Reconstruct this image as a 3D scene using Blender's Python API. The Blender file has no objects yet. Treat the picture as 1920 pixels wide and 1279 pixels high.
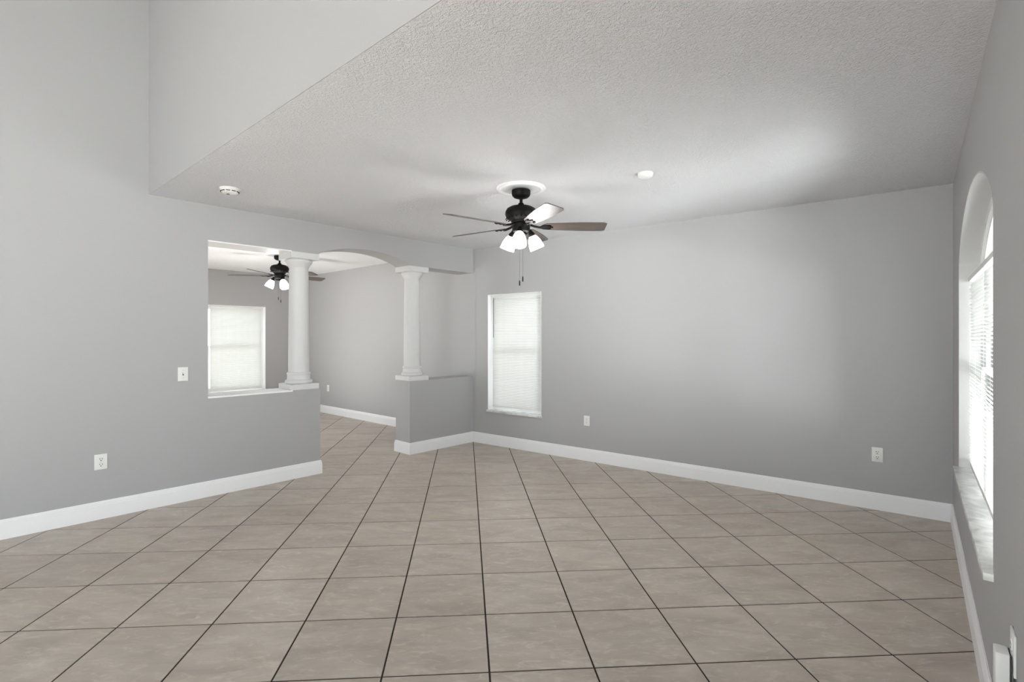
import bpy, bmesh, math, random
from mathutils import Vector, Matrix
random.seed(7)
PI = math.pi
scn = bpy.context.scene
col = scn.collection

# ------------------------------------------------------------------ camera
F_PX, HZ, CAM_H = 950.0, 630.0, 1.47          # focal length and horizon in pixels of the 1920x1279 frame
cam_d = bpy.data.cameras.new('camera')
cam_d.sensor_fit = 'HORIZONTAL'; cam_d.sensor_width = 36.0
cam_d.lens = F_PX / 1920 * 36.0
cam_d.shift_y = -(639.5 - HZ) / 1920
cam_d.clip_start = 0.02
cam = bpy.data.objects.new('camera', cam_d); col.objects.link(cam)
cam.location = (0, 0, CAM_H); cam.rotation_euler = (PI / 2, 0, 0)
scn.camera = cam

# ------------------------------------------------------------------ plan of the place (metres), from floor and ceiling contacts
CEIL = CAM_H + 162 / F_PX * (F_PX * CAM_H / 198)      # level ceiling, 2.67 m
def fl(x, y):                                          # floor point under a pixel
    d = F_PX * CAM_H / (y - HZ); return Vector(((x - 960) * d / F_PX, d))
def ce(x, y, z=None):
    d = F_PX * ((CEIL if z is None else z) - CAM_H) / (HZ - y); return Vector(((x - 960) * d / F_PX, d))
class Wall:                                            # local x: left to right seen from inside, local y: outwards, z up
    def __init__(s, o, d):
        s.o = Vector(o); s.d = Vector(d).normalized(); s.n = Vector((-s.d.y, s.d.x))
        s.m = Matrix.Translation((s.o.x, s.o.y, 0)) @ Matrix.Rotation(math.atan2(s.d.y, s.d.x), 4, 'Z')
    def pt(s, a, off=0): return s.o + s.d * a + s.n * off
    def s_at(s, px, off=0):
        r = (px - 960) / F_PX; o = s.o + s.n * off
        return (r * o.y - o.x) / (s.d.x - r * s.d.y)
    def z_at(s, px, py, off=0):
        return CAM_H + (HZ - py) / F_PX * s.pt(s.s_at(px, off), off).y
    def s_of(s, p): return (Vector(p) - s.o).dot(s.d)
    def meet(s, w):                                    # plan intersection
        det = s.d.x * -w.d.y + w.d.x * s.d.y
        q = w.o - s.o
        return s.o + s.d * ((q.x * -w.d.y + w.d.x * q.y) / det)
AB, BC = fl(887, 828), fl(1787, 979.5)
A = Wall(AB, AB - fl(0, 1012))                         # left wall with pass-through; s runs negative to the left
B = Wall(AB, BC - AB)                                  # wall with the plain window
C = Wall(BC, ce(1870, 0) - BC)                         # wall with the arched window
_k = CAM_H / 1.342
EF0 = Vector((-3.893, 9.396)) * _k
E_ = Wall(EF0, AB - EF0)                                       # dining room right wall
Fw = Wall(Vector((-4.645, 8.585)) * _k, (.68, .733))           # dining room back wall
DL = ce(281.5, 363); DL = A.pt(A.s_of(DL))                     # drop edge on the left wall
Dw = Wall(DL, ce(827, 0) - DL)                                 # raised-ceiling drop wall
HIGH = 4.35
S_REAR = -9.0
TA = .30
HALF, HEAD = .909, 2.344
EF = E_.meet(Fw)

# ------------------------------------------------------------------ world, exposure
W = bpy.data.worlds.new('sky'); scn.world = W; W.use_nodes = True
bg = W.node_tree.nodes['Background']
bg.inputs[0].default_value = (.88, .94, 1.0, 1); bg.inputs[1].default_value = 4.7
scn.view_settings.view_transform = 'Standard'; scn.view_settings.look = 'None'
scn.view_settings.exposure = 0.1; scn.view_settings.gamma = 1.0; scn.view_settings.use_curve_mapping = False
scn.cycles.use_denoising = True
scn.cycles.max_bounces = 12; scn.cycles.diffuse_bounces = 6; scn.cycles.transparent_max_bounces = 16
scn.cycles.sample_clamp_indirect = 8

def day_light(name, wall, s, z, w, h, watts, off=.45, tilt=0):
    l = bpy.data.lights.new(name, 'AREA'); l.shape = 'RECTANGLE'; l.size = w; l.size_y = h; l.energy = watts
    l.color = (1.0, 1.0, 1.0)
    o = bpy.data.objects.new(name, l); col.objects.link(o)
    off = .30 + h / 2 * math.sin(math.atan(math.tan(tilt)))          # the tilted panel stays clear of the wall
    p = wall.pt(s, off)
    # area light shines along its local -Z: aim it inwards
    inw = Vector((-wall.n.x, -wall.n.y, math.tan(tilt))).normalized()
    o.rotation_euler = inw.to_track_quat('-Z', 'Z').to_euler()
    o.location = (p.x, p.y, z)
    return o
sC0, sC1 = C.s_at(1797.5), C.s_at(1862)
RW = (C.s_of((0, 0)) + .9, C.s_of((0, 0)) + 3.1)           # added tall side window, out of view
REAR = Wall(A.pt(S_REAR), -B.d)                         # rear wall, behind the camera
rc = REAR.meet(C); sRC = C.s_of(rc); sRR = REAR.s_of(rc)
RV = (sRR + .5, sRR + 3.3)                                 # added wide patio window in the rear wall, out of view
sB0, sB1 = B.s_at(914.5), B.s_at(1015)
sF0, sF1 = Fw.s_at(386), Fw.s_at(498)
sJ = A.s_at(390)
fL = min(sF0 - .7, Fw.s_of(A.pt(sJ - .7, TA))); fR = Fw.s_of(EF)
dl0 = Fw.pt(fL); sdl = A.s_of(dl0); dl1 = A.pt(sdl, TA)
DLw = Wall(dl1, dl0 - dl1); lenDL = (dl0 - dl1).length
day_light('daylight_arched_sky', C, (sC0 + sC1) / 2, 1.30, 2.0, 1.9, 65, .5, .3)
_l = day_light('daylight_arched_window', C, (sC0 + sC1) / 2, .5, 2.0, 1.3, 900)      # added area light standing in for ground bounce, rising through the blind
_p = C.pt((sC0 + sC1) / 2 + 2.5, 2.75); _c = C.pt((sC0 + sC1) / 2, 0)
_l.location = (_p.x, _p.y, .62)
_l.rotation_euler = Vector((_c.x - _p.x, _c.y - _p.y, .78)).to_track_quat('-Z', 'Z').to_euler()
day_light('added_tall_window_light', C, sum(RW) / 2, 1.6, 2.2, 2.6, 110, .45, .25)  # fill panel outside the added tall window, brightens the left wall
day_light('added_rear_window_light', REAR, sum(RV) / 2, 1.3, 2.8, 2.2, 45, .45, .6)  # fill panel outside the added rear window
day_light('daylight_plain_window', B, (sB0 + sB1) / 2, 1.25, 1.0, 1.7, 13, .5)
day_light('daylight_dining_window', Fw, (sF0 + sF1) / 2, 1.25, 1.3, 1.7, 15, .5)
day_light('added_dining_door_light', DLw, lenDL / 2, 1.15, 2.4, 2.1, 25, .4, .25)  # fill panel outside the added dining door

sun_d = bpy.data.lights.new('fill_sunlight', 'SUN'); sun_d.energy = 54.0; sun_d.angle = math.radians(1.5); sun_d.color = (1.0, .99, .985)  # sun added to bounce off the floor behind the camera
sun = bpy.data.objects.new('fill_sunlight', sun_d); col.objects.link(sun)
_sd = Vector((-REAR.n.x, -REAR.n.y, 0)).normalized() * math.cos(math.radians(37)); _sd.z = -math.sin(math.radians(37))
sun.rotation_euler = _sd.to_track_quat('-Z', 'Y').to_euler(); sun.location = (0, -8, 8)

# ------------------------------------------------------------------ materials
def mat(name, rgb, rough=.6, spec=.5, metal=0.0, coat=0.0):
    m = bpy.data.materials.new(name); m.use_nodes = True
    b = m.node_tree.nodes['Principled BSDF']
    b.inputs['Base Color'].default_value = (*rgb, 1); b.inputs['Roughness'].default_value = rough
    b.inputs['Specular IOR Level'].default_value = spec; b.inputs['Metallic'].default_value = metal
    b.inputs['Coat Weight'].default_value = coat
    return m
def nodes(m): return m.node_tree.nodes, m.node_tree.links, m.node_tree.nodes['Principled BSDF']
def bump(m, scale, dist, strength=1.0, detail=3.0, rough=.6, kind='noise', ramp=None):
    n, l, b = nodes(m)
    tc = n.new('ShaderNodeTexCoord')
    if kind == 'noise':
        t = n.new('ShaderNodeTexNoise'); t.inputs['Scale'].default_value = scale; t.inputs['Detail'].default_value = detail
        t.inputs['Roughness'].default_value = rough
        out = t.outputs['Fac']
    l.new(tc.outputs['Object'], t.inputs['Vector'])
    if ramp:
        r = n.new('ShaderNodeValToRGB'); r.color_ramp.elements[0].position = ramp[0]; r.color_ramp.elements[1].position = ramp[1]
        l.new(out, r.inputs[0]); out = r.outputs[0]
    bp = n.new('ShaderNodeBump'); bp.inputs['Distance'].default_value = dist; bp.inputs['Strength'].default_value = strength
    l.new(out, bp.inputs['Height']); l.new(bp.outputs[0], b.inputs['Normal'])
    return m
M = {}
M['paint'] = bump(mat('grey_wall_paint', (.425, .422, .430), .55, .3), 160, .0006, .5)
M['ceiling'] = bump(mat('stippled_ceiling_paint', (.892, .893, .925), .8, .2), 75, .009, 1.0, 4, .65, ramp=(.36, .64))
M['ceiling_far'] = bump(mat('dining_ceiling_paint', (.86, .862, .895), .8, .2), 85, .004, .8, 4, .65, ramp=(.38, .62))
M['trim'] = bump(mat('white_trim_paint', (.89, .89, .905), .35, .4), 40, .0003, .3)
M['column'] = bump(mat('white_column_paint', (.68, .68, .685), .42, .4), 30, .0004, .3)
M['reveal'] = bump(mat('lit_reveal_paint', (.58, .575, .575), .5, .3), 120, .0004, .4)  # wall paint lightened to hold the window light on the arched reveal
M['plastic'] = bump(mat('white_plastic', (.80, .80, .785), .4, .4), 60, .0002, .2)
M['dark'] = bump(mat('dark_slot', (.03, .03, .03), .6), 60, .0002, .2)
M['slot'] = bump(mat('grey_brown_slot', (.10, .095, .09), .6), 60, .0002, .2)
M['bronze'] = bump(mat('dark_bronze_metal', (.005, .0045, .0045), .5, .18, 0), 70, .0004, .4)
M['vinyl'] = bump(mat('white_window_vinyl', (.82, .82, .82), .4), 40, .0003, .2)
M['screw'] = bump(mat('steel_screw', (.5, .5, .5), .35, .5, .8), 60, .0002, .2)

def marble():
    m = mat('white_marble_sill', (.78, .78, .76), .22, .5); n, l, b = nodes(m)
    tc = n.new('ShaderNodeTexCoord'); t = n.new('ShaderNodeTexNoise'); t.inputs['Scale'].default_value = 7; t.inputs['Detail'].default_value = 8
    t.inputs['Distortion'].default_value = 1.5
    r = n.new('ShaderNodeValToRGB'); r.color_ramp.elements[0].color = (.55, .55, .54, 1); r.color_ramp.elements[0].position = .35
    r.color_ramp.elements[1].color = (.82, .82, .80, 1); r.color_ramp.elements[1].position = .6
    l.new(tc.outputs['Object'], t.inputs['Vector']); l.new(t.outputs['Fac'], r.inputs[0]); l.new(r.outputs[0], b.inputs['Base Color'])
    return m
M['marble'] = marble()
def wood():
    m = mat('dark_walnut_blade', (.07, .055, .048), .42, .5, 0, .0); n, l, b = nodes(m)
    tc = n.new('ShaderNodeTexCoord'); mp = n.new('ShaderNodeMapping'); mp.inputs['Scale'].default_value = (1.5, 26, 10)
    t = n.new('ShaderNodeTexNoise'); t.inputs['Scale'].default_value = 4; t.inputs['Detail'].default_value = 6
    r = n.new('ShaderNodeValToRGB'); r.color_ramp.elements[0].color = (.05, .038, .033, 1); r.color_ramp.elements[0].position = .3
    r.color_ramp.elements[1].color = (.13, .105, .092, 1); r.color_ramp.elements[1].position = .7
    l.new(tc.outputs['Object'], mp.inputs[0]); l.new(mp.outputs[0], t.inputs['Vector']); l.new(t.outputs['Fac'], r.inputs[0])
    l.new(r.outputs[0], b.inputs['Base Color'])
    return m
M['wood'] = wood()
def tile_mat():
    m = mat('beige_slate_look_tile', (.4, .36, .32), .3, .4); n, l, b = nodes(m)
    tc = n.new('ShaderNodeTexCoord'); oi = n.new('ShaderNodeObjectInfo')
    sc = n.new('ShaderNodeVectorMath'); sc.operation = 'SCALE'; sc.inputs[0].default_value = (37, 53, 71); l.new(oi.outputs['Random'], sc.inputs['Scale'])
    ad = n.new('ShaderNodeVectorMath'); ad.operation = 'ADD'; l.new(tc.outputs['Object'], ad.inputs[0]); l.new(sc.outputs[0], ad.inputs[1])
    mp = n.new('ShaderNodeMapping'); mp.inputs['Scale'].default_value = (1.0, 2.4, 1.0); mp.inputs['Rotation'].default_value = (0, 0, .35)
    l.new(ad.outputs[0], mp.inputs[0])
    def nz(scale, detail, rough, dist):
        t = n.new('ShaderNodeTexNoise'); t.inputs['Scale'].default_value = scale; t.inputs['Detail'].default_value = detail
        t.inputs['Roughness'].default_value = rough; t.inputs['Distortion'].default_value = dist; l.new(mp.outputs[0], t.inputs['Vector']); return t
    a = nz(3.2, 6, .6, .6); c = nz(9, 8, .65, 1.4); d = nz(2.0, 3, .5, .3)
    r1 = n.new('ShaderNodeValToRGB'); e = r1.color_ramp.elements
    e[0].position = .30; e[0].color = (.396, .347, .305, 1); e[1].position = .72; e[1].color = (.562, .50, .450, 1)
    l.new(a.outputs['Fac'], r1.inputs[0])
    r2 = n.new('ShaderNodeValToRGB'); e = r2.color_ramp.elements; e[0].position = .52; e[0].color = (0, 0, 0, 1); e[1].position = .74; e[1].color = (1, 1, 1, 1)
    l.new(c.outputs['Fac'], r2.inputs[0])
    mx = n.new('ShaderNodeMixRGB'); mx.inputs[2].default_value = (.72, .665, .612, 1); l.new(r1.outputs[0], mx.inputs[1])
    ml = n.new('ShaderNodeMath'); ml.operation = 'MULTIPLY'; ml.inputs[1].default_value = .6; l.new(r2.outputs[0], ml.inputs[0]); l.new(ml.outputs[0], mx.inputs[0])
    r3 = n.new('ShaderNodeValToRGB'); e = r3.color_ramp.elements; e[0].position = .35; e[0].color = (.985, 1.0, .985, 1); e[1].position = .65; e[1].color = (1.0, .98, .955, 1)
    l.new(d.outputs['Fac'], r3.inputs[0])
    m2 = n.new('ShaderNodeMixRGB'); m2.blend_type = 'MULTIPLY'; m2.inputs[0].default_value = 1; l.new(mx.outputs[0], m2.inputs[1]); l.new(r3.outputs[0], m2.inputs[2])
    hs = n.new('ShaderNodeHueSaturation'); l.new(m2.outputs[0], hs.inputs['Color'])
    mr = n.new('ShaderNodeMapRange'); mr.inputs[3].default_value = .955; mr.inputs[4].default_value = 1.045; l.new(oi.outputs['Random'], mr.inputs[0]); l.new(mr.outputs[0], hs.inputs['Value'])
    l.new(hs.outputs[0], b.inputs['Base Color'])
    rr = n.new('ShaderNodeMapRange'); rr.inputs[3].default_value = .31; rr.inputs[4].default_value = .46; l.new(c.outputs['Fac'], rr.inputs[0]); l.new(rr.outputs[0], b.inputs['Roughness'])
    bp = n.new('ShaderNodeBump'); bp.inputs['Distance'].default_value = .0022; bp.inputs['Strength'].default_value = .5
    l.new(c.outputs['Fac'], bp.inputs['Height']); l.new(bp.outputs[0], b.inputs['Normal'])
    return m
M['tile'] = tile_mat()
M['grout'] = bump(mat('dark_brown_grout', (.045, .036, .029), .9, .2), 120, .001, .6)

def slat_mat(name, trans):
    m = bpy.data.materials.new(name); m.use_nodes = True; n, l = m.node_tree.nodes, m.node_tree.links
    n.remove(n['Principled BSDF']); out = n['Material Output']
    tc = n.new('ShaderNodeTexCoord'); t = n.new('ShaderNodeTexNoise'); t.inputs['Scale'].default_value = 12; l.new(tc.outputs['Object'], t.inputs['Vector'])
    r = n.new('ShaderNodeValToRGB'); r.color_ramp.elements[0].color = (.80, .80, .79, 1); r.color_ramp.elements[1].color = (.87, .87, .86, 1); l.new(t.outputs['Fac'], r.inputs[0])
    d = n.new('ShaderNodeBsdfDiffuse'); tr = n.new('ShaderNodeBsdfTranslucent'); g = n.new('ShaderNodeBsdfGlossy'); g.inputs['Roughness'].default_value = .4
    l.new(r.outputs[0], d.inputs[0]); l.new(r.outputs[0], tr.inputs[0])
    a = n.new('ShaderNodeMixShader'); a.inputs[0].default_value = trans; l.new(d.outputs[0], a.inputs[1]); l.new(tr.outputs[0], a.inputs[2])
    b = n.new('ShaderNodeMixShader'); b.inputs[0].default_value = .04; l.new(a.outputs[0], b.inputs[1]); l.new(g.outputs[0], b.inputs[2])
    l.new(b.outputs[0], out.inputs[0]); return m
M['slat'] = slat_mat('white_vinyl_slat', .30)
M['slat_opaque'] = slat_mat('white_metal_slat', .06)
def glass_mat():
    m = bpy.data.materials.new('clear_window_glass'); m.use_nodes = True; n, l = m.node_tree.nodes, m.node_tree.links
    n.remove(n['Principled BSDF']); out = n['Material Output']
    t = n.new('ShaderNodeBsdfTransparent'); t.inputs[0].default_value = (.93, .95, .94, 1); g = n.new('ShaderNodeBsdfGlossy'); g.inputs['Roughness'].default_value = .02
    f = n.new('ShaderNodeFresnel'); f.inputs[0].default_value = 1.45; mx = n.new('ShaderNodeMixShader')
    l.new(f.outputs[0], mx.inputs[0]); l.new(t.outputs[0], mx.inputs[1]); l.new(g.outputs[0], mx.inputs[2]); l.new(mx.outputs[0], out.inputs[0]); return m
M['glass'] = glass_mat()
def shade_mat():
    m = mat('lit_frosted_glass', (.9, .9, .88), .4); n, l, b = nodes(m)
    b.inputs['Emission Color'].default_value = (1, .965, .91, 1); b.inputs['Emission Strength'].default_value = 6.0
    return bump(m, 50, .0003, .2)
M['shade'] = shade_mat()
def green():
    m = mat('lawn', (.10, .16, .06), .9); n, l, b = nodes(m)
    tc = n.new('ShaderNodeTexCoord'); t = n.new('ShaderNodeTexNoise'); t.inputs['Scale'].default_value = 3; t.inputs['Detail'].default_value = 6; l.new(tc.outputs['Object'], t.inputs['Vector'])
    r = n.new('ShaderNodeValToRGB'); r.color_ramp.elements[0].color = (.13, .17, .08, 1); r.color_ramp.elements[1].color = (.30, .33, .20, 1); l.new(t.outputs['Fac'], r.inputs[0]); l.new(r.outputs[0], b.inputs['Base Color'])
    return m
M['lawn'] = green()
M['concrete'] = bump(mat('pale_concrete', (.5, .49, .47), .9, .2), 30, .002, .5)

# ------------------------------------------------------------------ mesh helpers
def link(name, bm, m, parent=None, mw=None, smooth=False, kind=None):
    bmesh.ops.recalc_face_normals(bm, faces=bm.faces)
    me = bpy.data.meshes.new(name); bm.to_mesh(me); bm.free()
    me.materials.append(M[m])
    if smooth: 
        for p in me.polygons: p.use_smooth = True
        me.set_sharp_from_angle(angle=math.radians(35))
    o = bpy.data.objects.new(name, me); col.objects.link(o)
    if parent: o.parent = parent
    if mw is not None: o.matrix_local = mw
    if kind: o['kind'] = kind
    return o
def box(bm, x0, x1, y0, y1, z0, z1, mw=None):
    v = [bm.verts.new((x, y, z)) for z in (z0, z1) for x, y in ((x0, y0), (x1, y0), (x1, y1), (x0, y1))]
    if mw is not None:
        for q in v: q.co = mw @ q.co
    for f in ((3, 2, 1, 0), (4, 5, 6, 7), (0, 1, 5, 4), (1, 2, 6, 5), (2, 3, 7, 6), (3, 0, 4, 7)): bm.faces.new([v[i] for i in f])
    return v
def bev(bm, w, seg=2):
    bmesh.ops.bevel(bm, geom=list(bm.edges), offset=w, segments=seg, affect='EDGES', profile=.5)
def bbox(x0, x1, y0, y1, z0, z1, w=0, seg=2):
    bm = bmesh.new(); box(bm, x0, x1, y0, y1, z0, z1)
    if w: bev(bm, w, seg)
    return bm
def prism(bm, pts, z0, z1):
    a = [bm.verts.new((p[0], p[1], z0)) for p in pts]; b = [bm.verts.new((p[0], p[1], z1)) for p in pts]
    bm.faces.new(a[::-1]); bm.faces.new(b); k = len(pts)
    for i in range(k): bm.faces.new((a[i], a[(i + 1) % k], b[(i + 1) % k], b[i]))
def lathe(bm, prof, n=40, mw=None, cap=True):
    rings = []
    for r, z in prof:
        ring = [bm.verts.new((r * math.cos(2 * PI * i / n), r * math.sin(2 * PI * i / n), z)) for i in range(n)]
        rings.append(ring)
    for a, b in zip(rings, rings[1:]):
        for i in range(n): bm.faces.new((a[i], a[(i + 1) % n], b[(i + 1) % n], b[i]))
    if cap: bm.faces.new(rings[0][::-1]); bm.faces.new(rings[-1])
    if mw is not None:
        for ring in rings:
            for v in ring: v.co = mw @ v.co
def tube(bm, pts, r, n=8):
    pts = [Vector(p) for p in pts]; rings = []
    for i, p in enumerate(pts):
        t = (pts[min(i + 1, len(pts) - 1)] - pts[max(i - 1, 0)]).normalized()
        q = t.to_track_quat('Z', 'X'); rings.append([bm.verts.new(p + q @ Vector((r * math.cos(2 * PI * k / n), r * math.sin(2 * PI * k / n), 0))) for k in range(n)])
    for a, b in zip(rings, rings[1:]):
        for k in range(n): bm.faces.new((a[k], a[(k + 1) % n], b[(k + 1) % n], b[k]))
    bm.faces.new(rings[0][::-1]); bm.faces.new(rings[-1])
def tag(o, label, cat, group=None):
    o['label'] = label; o['category'] = cat
    if group: o['group'] = group
    return o
def empty(name, mw):
    o = bpy.data.objects.new(name, None); o.empty_display_size = .1; col.objects.link(o); o.matrix_world = mw; return o
def struct(name, bm, m, mw=None, label=None, cat=None, parent=None, smooth=False):
    o = link(name, bm, m, parent, mw, smooth)
    if not parent: o['kind'] = 'structure'
    if label: tag(o, label, cat)
    return o
def copy_tree(o, parent=None):
    c = o.copy(); col.objects.link(c)
    if parent is not None: c.parent = parent
    for ch in list(o.children): copy_tree(ch, c)
    return c

# ------------------------------------------------------------------ shell
TW = .17                                                # outer wall thickness
# left wall: solid part, half wall, stub and arched header
sHE = A.s_at(600.5); sST = A.s_at(768.5); sDR = A.s_of(DL)
a1, a2 = A.s_at(597), A.s_at(768)
bm = bmesh.new()
box(bm, S_REAR, sDR + .1, 0, TA, 0, HIGH)
box(bm, sDR + .1, sJ, 0, TA, 0, CEIL + .12)
wl = struct('wall_left', bm, 'paint', A.m, 'tall grey left wall with pass-through opening beside white columns', 'wall')
struct('half_wall', bbox(sJ, sHE, 0, TA, 0, HALF), 'paint', None, parent=wl)['label'] = 'grey half wall carrying the nearer column'
struct('half_wall', bbox(sST, 0, 0, TA, 0, HALF), 'paint', None, parent=wl)['label'] = 'short grey half wall stub carrying the farther column'
bm = bmesh.new()
NA = 32; pr = [(sJ, HEAD), (a1, HEAD)]
for i in range(1, NA):
    t = i / NA; pr.append((a1 + (a2 - a1) * t, HEAD + .118 * (1 - (2 * t - 1) ** 2) ** .8))
pr += [(a2, HEAD), (.0, HEAD)]
top = CEIL + .12
lo0 = [bm.verts.new((s, 0, z)) for s, z in pr]; lo1 = [bm.verts.new((s, TA, z)) for s, z in pr]
hi0 = [bm.verts.new((s, 0, top)) for s, z in pr]; hi1 = [bm.verts.new((s, TA, top)) for s, z in pr]
for i in range(len(pr) - 1):
    bm.faces.new((lo0[i], lo0[i + 1], hi0[i + 1], hi0[i])); bm.faces.new((lo1[i + 1], lo1[i], hi1[i], hi1[i + 1]))
    bm.faces.new((lo0[i + 1], lo0[i], lo1[i], lo1[i + 1])); bm.faces.new((hi0[i], hi0[i + 1], hi1[i + 1], hi1[i]))
bm.faces.new((lo0[0], hi0[0], hi1[0], lo1[0])); bm.faces.new((lo0[-1], lo1[-1], hi1[-1], hi0[-1]))
struct('header_beam', bm, 'paint', None, parent=wl)['label'] = 'grey header beam with shallow arch between the two columns'
sCL = A.s_at(547) - .02
struct('bright_soffit_strip', bbox(sJ, sCL + .02, -.002, TA + .002, HEAD - .006, HEAD + .004), 'trim', None, parent=wl)['label'] = 'added white strip brightening the soffit over the pass-through'  # thin white strip added to brighten the header underside
struct('sill_cap', bbox(sJ, sCL + .03, -.004, TA + .006, HALF - .012, HALF + .004, .002, 1), 'trim', None, parent=wl)['label'] = 'white sill cap on the half wall'

# wall with plain window
zB0, zB1 = .452, 2.028
lenB = (BC - AB).length
def wall_hole(w, s0, s1, h0, h1, z0, z1, H, th):
    bm = bmesh.new()
    box(bm, s0, h0, 0, th, 0, H); box(bm, h1, s1, 0, th, 0, H); box(bm, h0, h1, 0, th, 0, z0); box(bm, h0, h1, 0, th, z1, H); return bm
struct('wall_back', wall_hole(B, 0, lenB + .15, sB0, sB1, zB0, zB1, CEIL + .1, TW), 'paint', B.m, 'long grey wall holding the single blind-covered window', 'wall')
# arched window wall
zC0 = C.z_at(1797.5, 880); zSP = 1.962; RISE = .318
def arch_z(t): return zSP + RISE * (1 - abs(2 * t - 1) ** 2.0) ** .72
bm = bmesh.new()
NC = 40
box(bm, -.15, sC0, 0, TW, 0, HIGH); box(bm, sC0, sC1, 0, TW, 0, zC0)
box(bm, sC1, RW[0], 0, TW, 0, HIGH); box(bm, RW[1], sRC, 0, TW, 0, HIGH)
box(bm, RW[0], RW[1], 0, TW, 0, .25); box(bm, RW[0], RW[1], 0, TW, 3.7, HIGH)
sx = [sC0 + (sC1 - sC0) * (1 - math.cos(PI * i / NC)) / 2 for i in range(NC + 1)]
az = [arch_z((s - sC0) / (sC1 - sC0)) for s in sx]
f0 = [bm.verts.new((s, 0, z)) for s, z in zip(sx, az)]; f1 = [bm.verts.new((s, TW, z)) for s, z in zip(sx, az)]
g0 = [bm.verts.new((s, 0, HIGH)) for s in sx]; g1 = [bm.verts.new((s, TW, HIGH)) for s in sx]
for i in range(NC):
    bm.faces.new((f0[i], f0[i + 1], g0[i + 1], g0[i])); bm.faces.new((f1[i + 1], f1[i], g1[i], g1[i + 1])); bm.faces.new((f0[i + 1], f0[i], f1[i], f1[i + 1]))
struct('wall_right', bm, 'paint', C.m, 'grey right wall with the arched window opening', 'wall')
# dining room
lenE = (AB - EF).length + .6
e0 = E_.s_of(EF)
eAB = (AB - EF0).length
struct('wall_dining_right', bbox(e0 - .15, eAB + .05, 0, TW, 0, CEIL + .1), 'paint', E_.m, 'grey dining room wall seen between the two columns', 'wall')
zF0, zF1 = .43, 2.03
struct('wall_dining_back', wall_hole(Fw, fL, fR + .15, sF0, sF1, zF0, zF1, CEIL + .1, TW), 'paint', Fw.m, 'grey dining room wall with window seen through pass-through', 'wall')
struct('wall_dining_left', wall_hole(DLw, -.05, lenDL + .05, lenDL / 2 - .8, lenDL / 2 + .8, .04, 2.1, CEIL + .1, TW), 'paint', DLw.m, 'grey dining room side wall hidden left of the pass-through', 'wall')
struct('wall_rear', wall_hole(REAR, sRR - .1, .2, RV[0], RV[1], .1, 2.85, HIGH, TW), 'paint', REAR.m, 'grey rear wall behind the camera', 'wall')
# drop wall up to the raised ceiling
lenD = (Dw.meet(C) - DL).length
struct('wall_upper', bbox(-.05, lenD + .05, 0, .12, CEIL + .0006, HIGH), 'paint', Dw.m, 'grey drop wall rising from the ceiling edge to the raised ceiling', 'wall')
# ceilings
dC = Dw.meet(C); eps = Dw.n * .0015
bm = bmesh.new(); prism(bm, [DL + eps, dC + eps + C.n * .1, BC + C.n * .1 + B.n * .1, AB + B.n * .1 + A.n * .1, A.pt(sDR + .02, .1)], CEIL, CEIL + .09)
struct('ceiling', bm, 'ceiling', None, 'stippled white ceiling above the fan', 'ceiling')
bm = bmesh.new(); prism(bm, [A.pt(sdl - .05, TA - .05), A.pt(0, .1), AB + E_.n * .1 + Vector((.05, .05)), EF + E_.n * .1 + Fw.n * .1, Fw.pt(fL - .05, .1)], CEIL, CEIL + .08)
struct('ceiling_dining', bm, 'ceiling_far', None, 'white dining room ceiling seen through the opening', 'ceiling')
bm = bmesh.new(); prism(bm, [A.pt(S_REAR - .1, .1), rc + C.n * .1 + REAR.n * .1, dC + C.n * .1 + Dw.n * .2, DL + A.n * .1 + Dw.n * .2], HIGH - .002, HIGH + .1)
struct('ceiling_high', bm, 'ceiling', None, 'raised white ceiling above the camera out of view', 'ceiling')

# ------------------------------------------------------------------ floor and tiles
hull = [A.pt(S_REAR, TA * .5), rc + C.n * .05 + REAR.n * .05, BC + B.n * .06 + C.n * .06, EF + E_.n * .08 + Fw.n * .06, Fw.pt(fL - .06, .06), A.pt(sdl - .06, TA * .5)]
bm = bmesh.new(); prism(bm, hull, -.12, -.003)
flr = struct('floor', bm, 'grout', None, 'beige slate-look tile floor laid diagonally with dark grout lines', 'floor')
TC = Vector((.4229, .0275)) * _k; TR = Vector((-.0383, .4194)) * _k; TO = Vector((-.0514, 1.6032)) * _k
def clip(poly, cl):
    for i in range(len(cl)):
        a, b = cl[i], cl[(i + 1) % len(cl)]; e = b - a
        inside = lambda p: e.x * (p.y - a.y) - e.y * (p.x - a.x) >= -1e-9
        out = []
        for j in range(len(poly)):
            p, q = poly[j], poly[(j + 1) % len(poly)]
            ip, iq = inside(p), inside(q)
            if ip: out.append(p)
            if ip != iq:
                dp = e.x * (p.y - a.y) - e.y * (p.x - a.x); dq = e.x * (q.y - a.y) - e.y * (q.x - a.x)
                out.append(p + (q - p) * (dp / (dp - dq)))
        poly = out
        if not poly: return []
    return poly
def area(p): return abs(sum(p[i].x * p[(i + 1) % len(p)].y - p[(i + 1) % len(p)].x * p[i].y for i in range(len(p)))) / 2
hull_cv = [A.pt(S_REAR, 9), rc + C.n * .05 + REAR.n * .05, BC + B.n * .06 + C.n * .06, EF + E_.n * .08 + Fw.n * .06, EF + E_.n * .08 + Fw.n * .06 - Fw.d * 20]
main_wide = [A.pt(S_REAR - .05, TA * .9), rc + C.n * .05 + REAR.n * .05, BC + B.n * .06 + C.n * .06, AB + B.n * .06 + A.n * TA * .9]
din_wide = [A.pt(sdl - .06, .03), A.pt(-.1, .03), E_.pt(eAB - .02, .08), EF + E_.n * .08 + Fw.n * .06, Fw.pt(fL - .06, .06)]
main_poly = [A.pt(S_REAR, .02), rc + C.n * .02 + REAR.n * .02, BC + B.n * .02 + C.n * .02, AB + B.n * .02 + A.n * .02]
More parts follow.
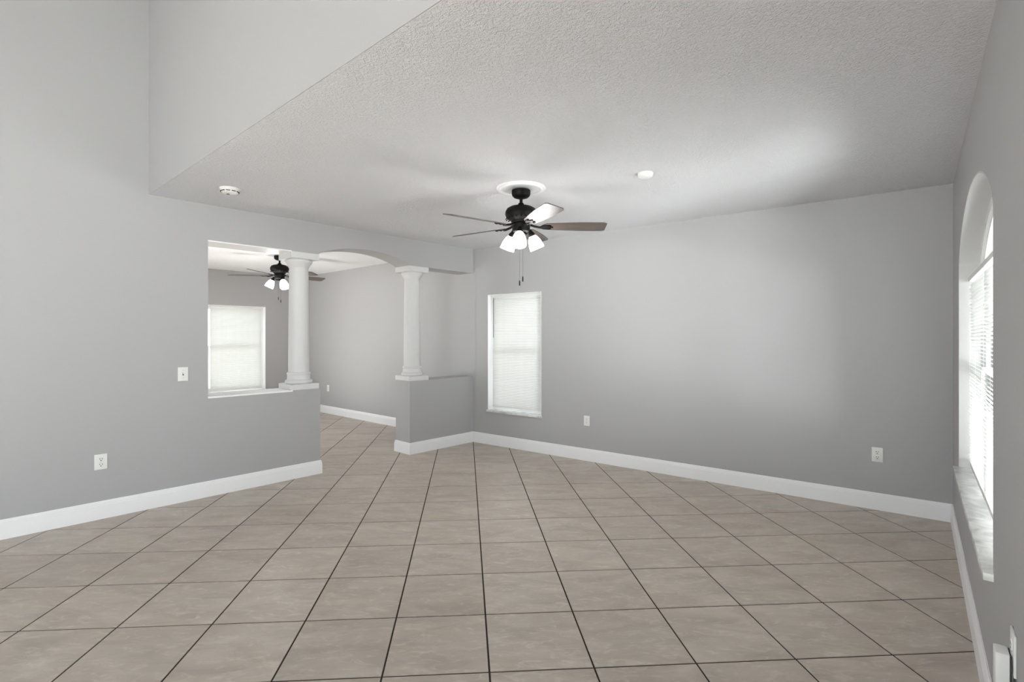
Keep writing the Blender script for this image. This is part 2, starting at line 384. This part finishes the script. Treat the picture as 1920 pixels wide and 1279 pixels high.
din_poly = [A.pt(sdl - .02, TA - .02), A.pt(-.45, TA - .02), E_.pt(eAB - .2, .02), EF + E_.n * .02 + Fw.n * .02, Fw.pt(fL - .02, .02)]
door_poly = [A.pt(sHE - .02, -.01), A.pt(sST + .02, -.01), A.pt(sST + .02, TA + .01), A.pt(sHE - .02, TA + .01)]
def ccw(p):
    s = sum(p[i].x * p[(i + 1) % len(p)].y - p[(i + 1) % len(p)].x * p[i].y for i in range(len(p)))
    return p if s > 0 else p[::-1]
main_poly, din_poly, door_poly, hull_c, main_wide, din_wide = map(ccw, (main_poly, din_poly, door_poly, hull_cv, main_wide, din_wide))
def pix(p): return 960 + F_PX * p.x / p.y, HZ + F_PX * CAM_H / p.y
def seen(p):
    if p.y < .3: return False
    x, y = pix(p)
    if not (-60 < x < 1980 and y < 1360): return False
    t = (p - A.o).dot(A.n)                       # behind the left wall?
    if t > 0:
        c0 = (Vector((0, 0)) - A.o).dot(A.n); h = Vector((0, 0)).lerp(p, -c0 / (t - c0)); s = A.s_of(h)
        return sHE - .05 < s < sST + .05
    return True
G = .0042                                         # half a grout joint
def tile_bm(bm, poly):
    n = len(poly); c = sum(poly, Vector((0, 0))) / n
    ch = []
    for p in poly: ch.append(p + (c - p).normalized() * .0022)
    v0 = [bm.verts.new((p.x, p.y, -.006)) for p in poly]; v1 = [bm.verts.new((p.x, p.y, -.0011)) for p in poly]; v2 = [bm.verts.new((p.x, p.y, 0)) for p in ch]
    for i in range(n):
        j = (i + 1) % n
        bm.faces.new((v0[i], v0[j], v1[j], v1[i])); bm.faces.new((v1[i], v1[j], v2[j], v2[i]))
    bm.faces.new(v2)
uc, ur = TC.normalized(), TR.normalized()
full_local = [uc * G + ur * G, TC - uc * G + ur * G, TC + TR - uc * G - ur * G, TR + uc * G - ur * G]
tiles = []
for c in range(-26, 22):
    for r in range(-14, 30):
        o = TO + TC * c + TR * r
        full = [o + p for p in full_local]
        pa = [area(clip(full, q)) for q in (main_poly, din_poly, door_poly)]
        if sum(pa) < .004: continue
        poly = full if pa[2] > 0 else clip(full, main_wide if pa[0] >= pa[1] else din_wide)
        if area(poly) < .003: continue
        vis = any(seen(p) for p in full + [o + (TC + TR) / 2])
        d = max((o + (TC + TR) / 2).y, .3)
        tiles.append((vis, area(poly) / d ** 2, c, r, o, poly, area(poly) > .999 * area(full)))
tiles.sort(key=lambda t: (not t[0], -t[1]))
share = None; rest = bmesh.new(); nvis = 0
for i, (vis, _, c, r, o, poly, whole) in enumerate(tiles):
    if vis and i < 300:
        nvis += 1
        if whole:
            if share is None:
                bm = bmesh.new(); tile_bm(bm, full_local); t = link('floor_tile', bm, 'tile', flr); share = t.data
            else:
                t = bpy.data.objects.new('floor_tile', share); col.objects.link(t); t.parent = flr
        else:
            bm = bmesh.new(); tile_bm(bm, [p - o for p in poly]); t = link('floor_tile', bm, 'tile', flr)
        t.location = (o.x, o.y, 0)
    else: tile_bm(rest, poly)
o = link('floor_tile_field', rest, 'tile', flr, kind='stuff')
print('TILES', nvis, len(tiles))

# ------------------------------------------------------------------ baseboards
BBP = [(0, 0), (-.016, 0), (-.016, .108), (-.0135, .113), (-.0135, .121), (-.0105, .126), (-.0095, .136), (-.006, .1425), (0, .1425)]
def baseboard(name, w, runs, label):                # runs: list of plan polylines in wall-local coords, mitred
    bm = bmesh.new()
    for line in runs:
        pts = [Vector(p) for p in line]; secs = []
        for i, p in enumerate(pts):
            ds = []
            if i > 0: ds.append((pts[i] - pts[i - 1]).normalized())
            if i < len(pts) - 1: ds.append((pts[i + 1] - pts[i]).normalized())
            ns = [Vector((-d.y, d.x)) for d in ds]
            if len(ns) == 2:
                m_ = (ns[0] + ns[1]).normalized(); m_ = m_ / m_.dot(ns[0])
            else: m_ = ns[0]
            secs.append([bm.verts.new((p.x + m_.x * y, p.y + m_.y * y, z)) for y, z in BBP])
        k = len(BBP)
        for a, b in zip(secs, secs[1:]):
            for j in range(k): bm.faces.new((a[j], a[(j + 1) % k], b[(j + 1) % k], b[j]))
        bm.faces.new(secs[0]); bm.faces.new(secs[-1][::-1])
    return struct(name, bm, 'trim', w.m, label, 'baseboard')
baseboard('baseboard_left', A, [[(S_REAR, 0), (sHE, 0), (sHE, TA), (sJ - .4, TA)]], 'white baseboard along the foot of the tall left wall')
baseboard('baseboard_stub', A, [[(-.25, TA), (sST, TA), (sST, 0), (-.0165, 0)]], 'white baseboard wrapping the short half wall stub')
baseboard('baseboard_back', B, [[(.0, 0), (lenB, 0)]], 'long white baseboard under the single window')
baseboard('baseboard_right', C, [[(0, 0), (sRC, 0)]], 'white baseboard under the arched window')
baseboard('baseboard_dining_right', E_, [[(e0, 0), (eAB - .32, 0)]], 'white baseboard in the dining room beyond the opening')
baseboard('baseboard_dining_back', Fw, [[(fL, 0), (fR, 0)]], 'white baseboard below the dining room window')

# ------------------------------------------------------------------ windows
def ring(bm, x0, x1, z0, z1, wd, y0, y1):
    box(bm, x0, x0 + wd, y0, y1, z0, z1); box(bm, x1 - wd, x1, y0, y1, z0, z1)
    box(bm, x0 + wd, x1 - wd, y0, y1, z0, z0 + wd); box(bm, x0 + wd, x1 - wd, y0, y1, z1 - wd, z1)
def hung_window(name, w, s0, s1, z0, z1, label):
    e = empty(name, w.m); e['kind'] = 'structure'; tag(e, label, 'window')
    bm = bmesh.new()                                 # white linings of the recess
    box(bm, s0 - .001, s0 + .009, .001, .11, z0, z1); box(bm, s1 - .009, s1 + .001, .001, .11, z0, z1); box(bm, s0 + .009, s1 - .009, .001, .11, z1 - .009, z1 + .001)
    link('jamb_lining', bm, 'trim', e)
    bm = bbox(s0 - .012, s1 + .012, -.022, .11, z0 - .012, z0 + .018, .004, 2); link('sill', bm, 'marble', e, smooth=True)
    bm = bmesh.new(); ring(bm, s0 + .009, s1 - .009, z0 + .018, z1 - .009, .035, .112, .165); link('frame', bm, 'vinyl', e)
    zm = (z0 + z1) / 2 + .04
    bm = bmesh.new(); ring(bm, s0 + .045, s1 - .045, z0 + .054, zm + .02, .035, .114, .136); lower = link('lower_sash', bm, 'vinyl', e)
    bm = bmesh.new(); ring(bm, s0 + .045, s1 - .045, zm - .015, z1 - .045, .03, .138, .160); upper = link('upper_sash', bm, 'vinyl', e)
    link('pane', bbox(s0 + .08, s1 - .08, .1225, .1265, z0 + .089, zm - .015), 'glass', lower)
    link('pane', bbox(s0 + .075, s1 - .075, .1465, .1505, zm + .015, z1 - .075), 'glass', upper)
    link('sash_lock', bbox((s0 + s1) / 2 - .03, (s0 + s1) / 2 + .03, .105, .125, zm + .0202, zm + .034, .003, 1), 'vinyl', lower)
    return e
hung_window('window_1', B, sB0, sB1, zB0, zB1, 'white single-hung window behind closed blind on the long grey wall')
hung_window('window_2', Fw, sF0, sF1, zF0, zF1, 'white single-hung window in the dining room behind the pass-through')

def slat_mesh(length, wd=.025, camber=.0028, th=.0006):
    bm = bmesh.new(); up = [(-wd / 2, 0), (-wd / 6, camber), (wd / 6, camber), (wd / 2, 0)]
    prof = up + [(y, z - th) for y, z in up[::-1]]
    a = [bm.verts.new((0, y, z)) for y, z in prof]; b = [bm.verts.new((length, y, z)) for y, z in prof]; k = len(prof)
    for i in range(k): bm.faces.new((a[i], a[(i + 1) % k], b[(i + 1) % k], b[i]))
    bm.faces.new(a[::-1]); bm.faces.new(b); return bm
def blind(w, s0, s1, z0, z1, y, tilt, label, pitch=.0212, wand=None, slat='slat'):
    e = empty('window_blind', w.m @ Matrix.Translation((s0, y, z0))); tag(e, label, 'blind')
    L, H = s1 - s0, z1 - z0
    link('headrail', bbox(0, L, -.014, .014, H - .028, H, .002, 1), 'plastic', e)
    link('bottom_rail', bbox(.002, L - .002, -.011, .011, 0, .011, .003, 2), 'plastic', e, smooth=True)
    n = int((H - .028 - .018) / pitch); me = None
    for i in range(n):
        z = .022 + i * pitch
        if me is None: o = link('slat', slat_mesh(L - .006), slat, e); me = o.data
        else: o = bpy.data.objects.new('slat', me); col.objects.link(o); o.parent = e
        o.matrix_local = Matrix.Translation((.003, 0, z)) @ Matrix.Rotation(tilt + random.uniform(-.03, .03), 4, 'X')
    nc = 2 if L < 1.3 else 3
    for k in range(nc):
        x = .12 + (L - .24) * k / (nc - 1)
        bm = bmesh.new()
        for yy in (-.0128, .0128): tube(bm, [(x, yy, .008), (x, yy, H - .02)], .0007, 5)
        link('ladder_cord', bm, 'plastic', e)
    if wand:
        bm = bmesh.new(); tube(bm, [(wand, -.02, H - .03), (wand, -.021, H - .03 - H * .36)], .0042, 6); o = link('tilt_wand', bm, 'slot', e, smooth=True)
        bm = bmesh.new(); tube(bm, [(wand, -.0145, H - .018), (wand, -.02, H - .032)], .0025, 6); link('wand_hook', bm, 'plastic', e)
    return e
blind(B, sB0 + .052, sB1 - .014, zB0 + .062, zB1 - .012, .045, math.radians(68), 'closed white mini blind filling the single window on the long grey wall', wand=.03)
blind(Fw, sF0 + .075, sF1 - .06, zF0 + .052, zF1 - .012, .045, math.radians(64), 'white mini blind in the dining room window seen through the pass-through')

# arched window
e = empty('window_3', C.m); e['kind'] = 'structure'; tag(e, 'large arched window with marble sill on the right wall', 'window')
def arch_pts(inset, n=36):
    out = []
    for i in range(n + 1):
        t = (1 - math.cos(PI * i / n)) / 2
        out.append((sC0 + inset + (sC1 - sC0 - 2 * inset) * t, arch_z(t) - inset * (1 if 0 < i < n else 1)))
    return out
def arch_band(bm, i0, i1, y0, y1, zb):
    p, q = arch_pts(i0), arch_pts(i1); p = [(p[0][0], zb)] + p + [(p[-1][0], zb)]; q = [(q[0][0], zb)] + q + [(q[-1][0], zb)]
    R = [[bm.verts.new((s, y, z)) for s, z in ln] for ln, y in ((p, y0), (q, y0), (q, y1), (p, y1))]
    for k in range(4):
        a, b = R[k], R[(k + 1) % 4]
        for i in range(len(a) - 1): bm.faces.new((a[i], a[i + 1], b[i + 1], b[i]))
    bm.faces.new([r[0] for r in R]); bm.faces.new([r[-1] for r in R][::-1])
bm = bmesh.new(); arch_band(bm, -.001, .008, .001, .11, zC0); link('jamb_lining', bm, 'reveal', e, smooth=True)
bm = bbox(sC0 - .015, sC1 + .02, -.03, .11, zC0 - .012, zC0 + .018, .004, 2); link('sill', bm, 'marble', e, smooth=True)
zTR = 1.93
bm = bmesh.new(); arch_band(bm, .008, .05, .105, .165, zTR); fr = link('transom_frame', bm, 'vinyl', e, smooth=True)
bm = bmesh.new(); arch_band(bm, .05, .075, .12, .155, zTR + .05); link('glazing_bead', bm, 'vinyl', fr, smooth=True)
link('transom_bar', bbox(sC0 + .008, sC1 - .008, .108, .166, zTR - .06, zTR + .02, .003, 1), 'vinyl', e)
bm = bmesh.new(); pa = arch_pts(.06); a = [bm.verts.new((s, .138, z)) for s, z in pa]; b = [bm.verts.new((s, .142, z)) for s, z in pa]
a2_, b2_ = [bm.verts.new((s, .138, zTR + .02)) for s, z in pa], [bm.verts.new((s, .142, zTR + .02)) for s, z in pa]
for i in range(len(pa) - 1):
    bm.faces.new((a[i], a[i + 1], a2_[i + 1], a2_[i])); bm.faces.new((b[i], b2_[i], b2_[i + 1], b[i + 1])); bm.faces.new((a[i], b[i], b[i + 1], a[i + 1])); bm.faces.new((a2_[i], a2_[i + 1], b2_[i + 1], b2_[i]))
link('pane', bm, 'glass', e)
sm = (sC0 + sC1) / 2
link('mullion', bbox(sm - .015, sm + .015, .108, .166, zC0 + .018, zTR - .06, .003, 1), 'vinyl', e)
link('transom_mullion', bbox(sm - .014, sm + .014, .12, .155, zTR + .02, arch_z(.5) - .05), 'vinyl', e)
for x0, x1 in ((sC0 + .008, sm - .015), (sm + .015, sC1 - .008)):
    zb, zt = zC0 + .018, zTR - .06; zm = (zb + zt) / 2 + .02
    bm = bmesh.new(); ring(bm, x0, x1, zb, zm + .02, .03, .112, .134); lo = link('lower_sash', bm, 'vinyl', e)
    bm = bmesh.new(); ring(bm, x0, x1, zm - .02, zt, .03, .136, .160); up = link('upper_sash', bm, 'vinyl', e)
    link('pane', bbox(x0 + .03, x1 - .03, .121, .125, zb + .03, zm - .01), 'glass', lo)
    link('pane', bbox(x0 + .03, x1 - .03, .146, .150, zm + .01, zt - .03), 'glass', up)
blind(C, sC0 + .02, sC1 - .02, zC0 + .055, 1.862, .062, math.radians(-30), 'open white mini blind across the lower part of the arched window', slat='slat_opaque')

# unseen windows added to brighten the room with daylight
def added_window(name, w, s0, s1, z0, z1, label, bars=()):
    e = empty(name, w.m); e['kind'] = 'structure'; tag(e, label, 'window')
    bm = bmesh.new(); ring(bm, s0, s1, z0, z1, .06, .06, .14); box(bm, (s0 + s1) / 2 - .03, (s0 + s1) / 2 + .03, .07, .13, z0 + .06, z1 - .06)
    for zz in bars: box(bm, s0 + .06, s1 - .06, .065, .135, zz, zz + .06)
    link('frame', bm, 'vinyl', e)
    link('pane', bbox(s0 + .06, s1 - .06, .098, .102, z0 + .06, z1 - .06), 'glass', e)
added_window('added_window_4', C, RW[0], RW[1], .25, 3.7, 'added tall fixed window on the right wall behind the camera', (2.1,))
added_window('added_window_5', REAR, RV[0], RV[1], .1, 2.85, 'added wide glazed patio window in the rear wall behind the camera', (2.1,))
added_window('added_window_6', DLw, lenDL / 2 - .8, lenDL / 2 + .8, .04, 2.1, 'added glazed patio door in the dining room out of view')

# ------------------------------------------------------------------ columns
HC = HEAD - HALF
def column(s, label, z0=HALF):
    p = A.pt(s, TA / 2)
    e = empty('column', Matrix.Translation((p.x, p.y, z0)) @ Matrix.Rotation(math.atan2(A.d.y, A.d.x), 4, 'Z')); tag(e, label, 'column', 'round white columns on the half walls')
    h = HEAD - z0
    link('plinth', bbox(-.15, .15, -.152, .152, 0, .058, .003, 1), 'column', e)
    bm = bmesh.new()
    lathe(bm, [(.128, .058), (.134, .064), (.137, .076), (.134, .090), (.128, .097), (.120, .100), (.117, .106), (.1155, .120), (.1145, .150), (.117, .153), (.121, .160), (.121, .168), (.117, .175), (.109, .179)], 48); link('base_moulding', bm, 'column', e, smooth=True)
    bm = bmesh.new(); lathe(bm, [(.1085, .175), (.105, .19), (.1045, .35), (.1025, .70), (.099, 1.05), (.0955, h - .155)], 48); link('shaft', bm, 'column', e, smooth=True)
    bm = bmesh.new()
    lathe(bm, [(.0955, h - .158), (.097, h - .15), (.104, h - .138), (.116, h - .118), (.126, h - .105), (.131, h - .098), (.135, h - .09), (.136, h - .082), (.133, h - .074), (.127, h - .072), (.127, h - .068)], 48); link('capital', bm, 'column', e, smooth=True)
    link('abacus', bbox(-.15, .15, -.152, .152, h - .068, h, .003, 1), 'column', e)
    return e
column((A.s_at(546.6) + A.s_at(597)) / 2 , 'nearer white round column on the half wall beside the pass-through')
column((A.s_at(768.5) + A.s_at(802.6)) / 2 , 'farther white round column on the short half wall stub')

# ------------------------------------------------------------------ ceiling fans
def fan(x, y, phi, label, shade_phi, chain=(.49, .43)):
    """origin on the ceiling, local z downwards negative"""
    e = empty('ceiling_fan', Matrix.Translation((x, y, CEIL - .022))); tag(e, label, 'ceiling fan', 'dark bronze ceiling fans with lights')
    bm = bmesh.new(); lathe(bm, [(.076, 0), (.076, -.028), (.072, -.042), (.058, -.056), (.034, -.064), (.022, -.066)], 40); link('canopy', bm, 'bronze', e, smooth=True)
    bm = bmesh.new(); lathe(bm, [(.0125, -.06), (.0125, -.125)], 20); link('downrod', bm, 'bronze', e, smooth=True)
    bm = bmesh.new(); lathe(bm, [(.02, -.102), (.024, -.112), (.034, -.122), (.06, -.128), (.09, -.135), (.115, -.15), (.127, -.172), (.130, -.192), (.124, -.212), (.110, -.230), (.088, -.243), (.082, -.250), (.078, -.262), (.06, -.270)], 48); mo = link('motor_housing', bm, 'bronze', e, smooth=True)
    bm = bmesh.new()
    for i in range(20):
        a = 2 * PI * i / 20; mw = Matrix.Rotation(a, 4, 'Z') @ Matrix.Translation((.1155, 0, -.2265)) @ Matrix.Rotation(.65, 4, 'Y')
        box(bm, -.016, .016, -.004, .004, -.0025, .0025, mw)
    link('vent_rib', bm, 'bronze', mo, kind='stuff')
    bm = bmesh.new(); lathe(bm, [(.055, -.262), (.072, -.272), (.072, -.318), (.066, -.334), (.05, -.344), (.03, -.348)], 40); link('switch_housing', bm, 'bronze', e, smooth=True)
    bmesh_b = None
    for k in range(5):
        a = phi + k * 2 * PI / 5
        mw = Matrix.Rotation(a, 4, 'Z') @ Matrix.Translation((0, 0, -.291)) @ Matrix.Rotation(math.radians(-13), 4, 'X')
        if bmesh_b is None:
            bm = bmesh.new(); up, out = [], []
            R0, R1 = .165, .69
            N = 26; side = []
            for i in range(N + 1):
                t = i / N; r = R0 + (R1 - R0) * t
                wdt = .049 + .026 * math.sin(min(t / .8, 1) * PI / 2)
                if t < .06: wdt *= math.sqrt(max(t / .06, .10))
                if t > .93: wdt *= .80 + .20 * math.sqrt(max(0, 1 - ((t - .93) / .07) ** 2))
                side.append((r, wdt))
            poly = [(r, -w) for r, w in side] + [(r, w) for r, w in side[::-1]]
            prism(bm, poly, -.003, .003); bl = link('blade', bm, 'wood', e); blade_me = bl.data
            bm = bmesh.new()                          # bracket under the blade: arm, two prongs and a plate
            tube(bm, [(.075, 0, .012), (.11, 0, .0), (.15, 0, -.009), (.175, 0, -.009)], .010, 8)
            prism(bm, [(.15, -.012), (.185, -.034), (.232, -.037), (.245, -.026), (.225, -.014), (.255, -.006), (.262, 0), (.255, .006), (.225, .014), (.245, .026), (.232, .037), (.185, .034), (.15, .012)], -.0105, -.0035)
            br = link('blade_bracket', bm, 'bronze', bl); br_me = br.data; bmesh_b = 1
            bm = bmesh.new()
            for sx_, sy_ in ((.225, -.026), (.225, .026), (.2, 0)): lathe(bm, [(.006, -.0105), (.006, -.0135), (.003, -.0145)], 10, Matrix.Translation((sx_, sy_, 0)))
            link('screw', bm, 'bronze', bl)
            sc_me = bl.children[-1].data
        else:
            bl = bpy.data.objects.new('blade', blade_me); col.objects.link(bl); bl.parent = e
            br = bpy.data.objects.new('blade_bracket', br_me); col.objects.link(br); br.parent = bl
            s_ = bpy.data.objects.new('screw', sc_me); col.objects.link(s_); s_.parent = bl
        bl.matrix_local = mw
    bm = bmesh.new(); lathe(bm, [(.03, -.345), (.046, -.350), (.050, -.358), (.044, -.372), (.022, -.384), (.008, -.388)], 32); link('light_fitter', bm, 'bronze', e, smooth=True)
    sh_me = None
    for k in range(3):
        a = shade_phi + k * 2 * PI / 3
        mw = Matrix.Rotation(a, 4, 'Z') @ Matrix.Translation((.082, 0, -.326)) @ Matrix.Rotation(math.radians(-25), 4, 'Y')
        if sh_me is None:
            bm = bmesh.new(); lathe(bm, [(.008, .016), (.014, .012), (.016, -.006), (.023, -.014), (.027, -.024), (.028, -.044)], 24); tube(bm, [(.0, 0, .006), (-.025, 0, .008), (-.058, 0, -.022)], .008, 8); so = link('lamp_socket', bm, 'bronze', e, smooth=True); so_me = so.data
            bm = bmesh.new(); P_ = [(.025, -.036), (.033, -.047), (.044, -.066), (.052, -.090), (.0575, -.118), (.061, -.152)]
            lathe(bm, P_ + [(r - .003, z) for r, z in P_[::-1]], 32, cap=False); sh = link('lamp_shade', bm, 'shade', so, smooth=True); sh_me = sh.data
            bm = bmesh.new(); lathe(bm, [(.012, -.04), (.014, -.055), (.026, -.08), (.030, -.098), (.026, -.115), (.014, -.126), (.003, -.129)], 20); bu = link('bulb', bm, 'shade', so, smooth=True); bu_me = bu.data
        else:
            so = bpy.data.objects.new('lamp_socket', so_me); col.objects.link(so); so.parent = e
            for nm, me in (('lamp_shade', sh_me), ('bulb', bu_me)):
                q = bpy.data.objects.new(nm, me); col.objects.link(q); q.parent = so
        so.matrix_local = mw
    for (px_, py_), ln in zip(((-.012, -.012), (.014, .010)), chain):
        zt = -.378; zb = -.348 - ln
        bm = bmesh.new(); tube(bm, [(px_, py_, zt), (px_, py_, zb)], .001, 5); pc = link('pull_chain', bm, 'bronze', e)
        bm = bmesh.new(); lathe(bm, [(.0025, zb + .003), (.005, zb - .004), (.0058, zb - .02), (.005, zb - .038), (.002, zb - .042)], 12, Matrix.Translation((px_, py_, 0))); link('chain_fob', bm, 'bronze', pc, smooth=True)
    return e
def medallion(x, y, label):
    bm = bmesh.new(); lathe(bm, [(.200, 0), (.200, -.008), (.195, -.013), (.186, -.014), (.182, -.010), (.176, -.010), (.172, -.017), (.165, -.020), (.158, -.018), (.153, -.011), (.12, -.010), (.08, -.010), (.02, -.010)], 64)
    o = link('ceiling_medallion', bm, 'trim', None, Matrix.Translation((x, y, CEIL)), smooth=True); return tag(o, label, 'medallion', 'ceiling medallions')
def lamp(x, y, z, watts, name):
    l = bpy.data.lights.new(name, 'POINT'); l.energy = watts; l.shadow_soft_size = .2; l.color = (1, .975, .95)
    o = bpy.data.objects.new(name, l); col.objects.link(o); o.location = (x, y, z)
fx, fy = ce(977, 352.5)
fan(fx, fy, math.radians(1), 'nearer dark bronze ceiling fan with three lit glass shades', math.radians(262), (.385, .35))
medallion(fx, fy, 'white ceiling medallion ring above the nearer fan')
lamp(fx, fy, CEIL - .56, 20, 'fan_lamp_glow')
gx, gy = -3.44, 7.5
fan(gx, gy, math.radians(192), 'farther dark bronze ceiling fan in the dining room behind the column', math.radians(200), (.26, .30))
medallion(gx, gy, 'white ceiling medallion ring above the dining room fan')
lamp(gx, gy, CEIL - .56, 14, 'dining_fan_lamp_glow')

# ------------------------------------------------------------------ ceiling devices
p = ce(431, 353.5)
e = empty('smoke_detector', Matrix.Translation((p.x, p.y, CEIL))); tag(e, 'round white smoke detector with dark slots on the ceiling by the left wall', 'smoke detector')
bm = bmesh.new(); lathe(bm, [(.074, 0), (.074, -.010), (.071, -.014), (.066, -.015)], 40); link('base_plate', bm, 'plastic', e, smooth=True)
bm = bmesh.new(); lathe(bm, [(.066, -.014), (.066, -.026), (.060, -.036), (.045, -.041), (.010, -.042)], 40); link('cover', bm, 'plastic', e, smooth=True)
for i in range(10):
    a = 2 * PI * (i + .5) / 10
    bm = bmesh.new(); box(bm, -.0155, .0155, -.002, .003, -.003, .003, Matrix.Rotation(a, 4, 'Z') @ Matrix.Translation((0, .0648, -.029))); link('vent_slot', bm, 'dark', e)
bm = bmesh.new(); lathe(bm, [(.012, -.041), (.012, -.0445), (.008, -.0455)], 20, Matrix.Translation((-.02, .01, 0))); link('test_button', bm, 'slot', e, smooth=True)
p = ce(1210, 325)
e = empty('ceiling_sensor', Matrix.Translation((p.x, p.y, CEIL))); tag(e, 'small plain white round cover on the ceiling right of the fan', 'sensor')
bm = bmesh.new(); lathe(bm, [(.056, 0), (.056, -.012), (.053, -.018)], 40); link('base_ring', bm, 'plastic', e, smooth=True)
bm = bmesh.new(); lathe(bm, [(.052, -.016), (.050, -.026), (.040, -.031), (.01, -.033)], 40); link('cover', bm, 'plastic', e, smooth=True)

# ------------------------------------------------------------------ wall plates
def outlet(w, px, py, wd, ht, label, style='duplex', big=1.0):
    s, z = w.s_at(px), w.z_at(px, py)
    e = empty('wall_outlet' if style != 'switch' else 'light_switch', w.m @ Matrix.Translation((s, 0, z)))
    tag(e, label, 'outlet' if style != 'switch' else 'light switch', 'white wall plates')
    link('cover_plate', bbox(-wd / 2, wd / 2, -.0065, 0, -ht / 2, ht / 2, .0028, 2), 'plastic', e, smooth=True)
    if style == 'duplex':
        for sg in (-1, 1):
            zc = sg * .0195 * big
            bm = bmesh.new(); lathe(bm, [(.0165 * big, .0064), (.0165 * big, .0082), (.0155 * big, .009)], 28, Matrix.Translation((0, 0, zc)) @ Matrix.Rotation(PI / 2, 4, 'X'))
            rc_ = link('receptacle', bm, 'plastic', e, smooth=True)
            for sx_, hh in ((-.0065, .0088), (.0065, .0072)):
                link('slot', bbox(sx_ * big - .0016 * big, sx_ * big + .0016 * big, -.0094, -.0086, zc + .0035 * big - hh / 2 * big, zc + .0035 * big + hh / 2 * big), 'dark', rc_)
            bm = bmesh.new(); lathe(bm, [(.0032 * big, .0086), (.0032 * big, .0094)], 14, Matrix.Translation((0, 0, zc - .0085 * big)) @ Matrix.Rotation(PI / 2, 4, 'X')); link('ground_hole', bm, 'dark', rc_)
        bm = bmesh.new(); lathe(bm, [(.003, .006), (.003, .0075)], 12, Matrix.Rotation(PI / 2, 4, 'X')); link('screw', bm, 'screw', e)
    elif style == 'switch':
        link('toggle_slot', bbox(-.005, .005, -.0075, -.0062, -.012, .012), 'slot', e)
        bm = bmesh.new(); box(bm, -.0036, .0036, -.018, -.004, -.004, .004, Matrix.Rotation(-.45, 4, 'X')); link('toggle', bm, 'plastic', e)
        for zz in (-.03, .03):
            bm = bmesh.new(); lathe(bm, [(.003, .006), (.003, .0075)], 12, Matrix.Translation((0, 0, zz)) @ Matrix.Rotation(PI / 2, 4, 'X')); link('screw', bm, 'screw', e)
    return e
outlet(A, 189, 866, .083, .124, 'white duplex outlet low on the tall left wall', big=1.15)
outlet(A, 343, 701.5, .080, .124, 'white toggle light switch beside the pass-through on the left wall', 'switch')
outlet(B, 1100.5, 789, .076, .118, 'small white duplex outlet between window and middle of the long grey wall')
outlet(B, 1645, 852.5, .078, .122, 'white duplex outlet near the right end of the long grey wall', big=1.15)
outlet(E_, 615.5, 728, .076, .118, 'white outlet on the dining room wall beyond the nearer column')
# plug-in device by the camera
q = C.s_at(1903)
zt = C.z_at(1903, 1184)
e = outlet(C, 1903, 1184, .078, .122, 'white outlet plate low on the right wall at the photo edge')
for ch in [e] : ch.matrix_world = C.m @ Matrix.Translation((q, 0, zt - .061))
d = empty('plug_in_adapter', C.m @ Matrix.Translation((q - .004, -.0085, zt - .122))); tag(d, 'white box-shaped plug-in adapter in the outlet at the bottom right edge', 'adapter')
link('housing', bbox(-.030, .030, -.036, -.004, -.06, .058, .004, 2), 'plastic', d, smooth=True)
link('back_plate', bbox(-.029, .029, -.0042, 0, -.056, .054), 'dark', d)

# ------------------------------------------------------------------ outdoors
bm = bmesh.new(); prism(bm, [(-40, -40), (40, -40), (40, 40), (-40, 40)], -.5, -.16)
o = struct('ground', bm, 'concrete', None, 'pale concrete ground outside the house windows', 'ground')
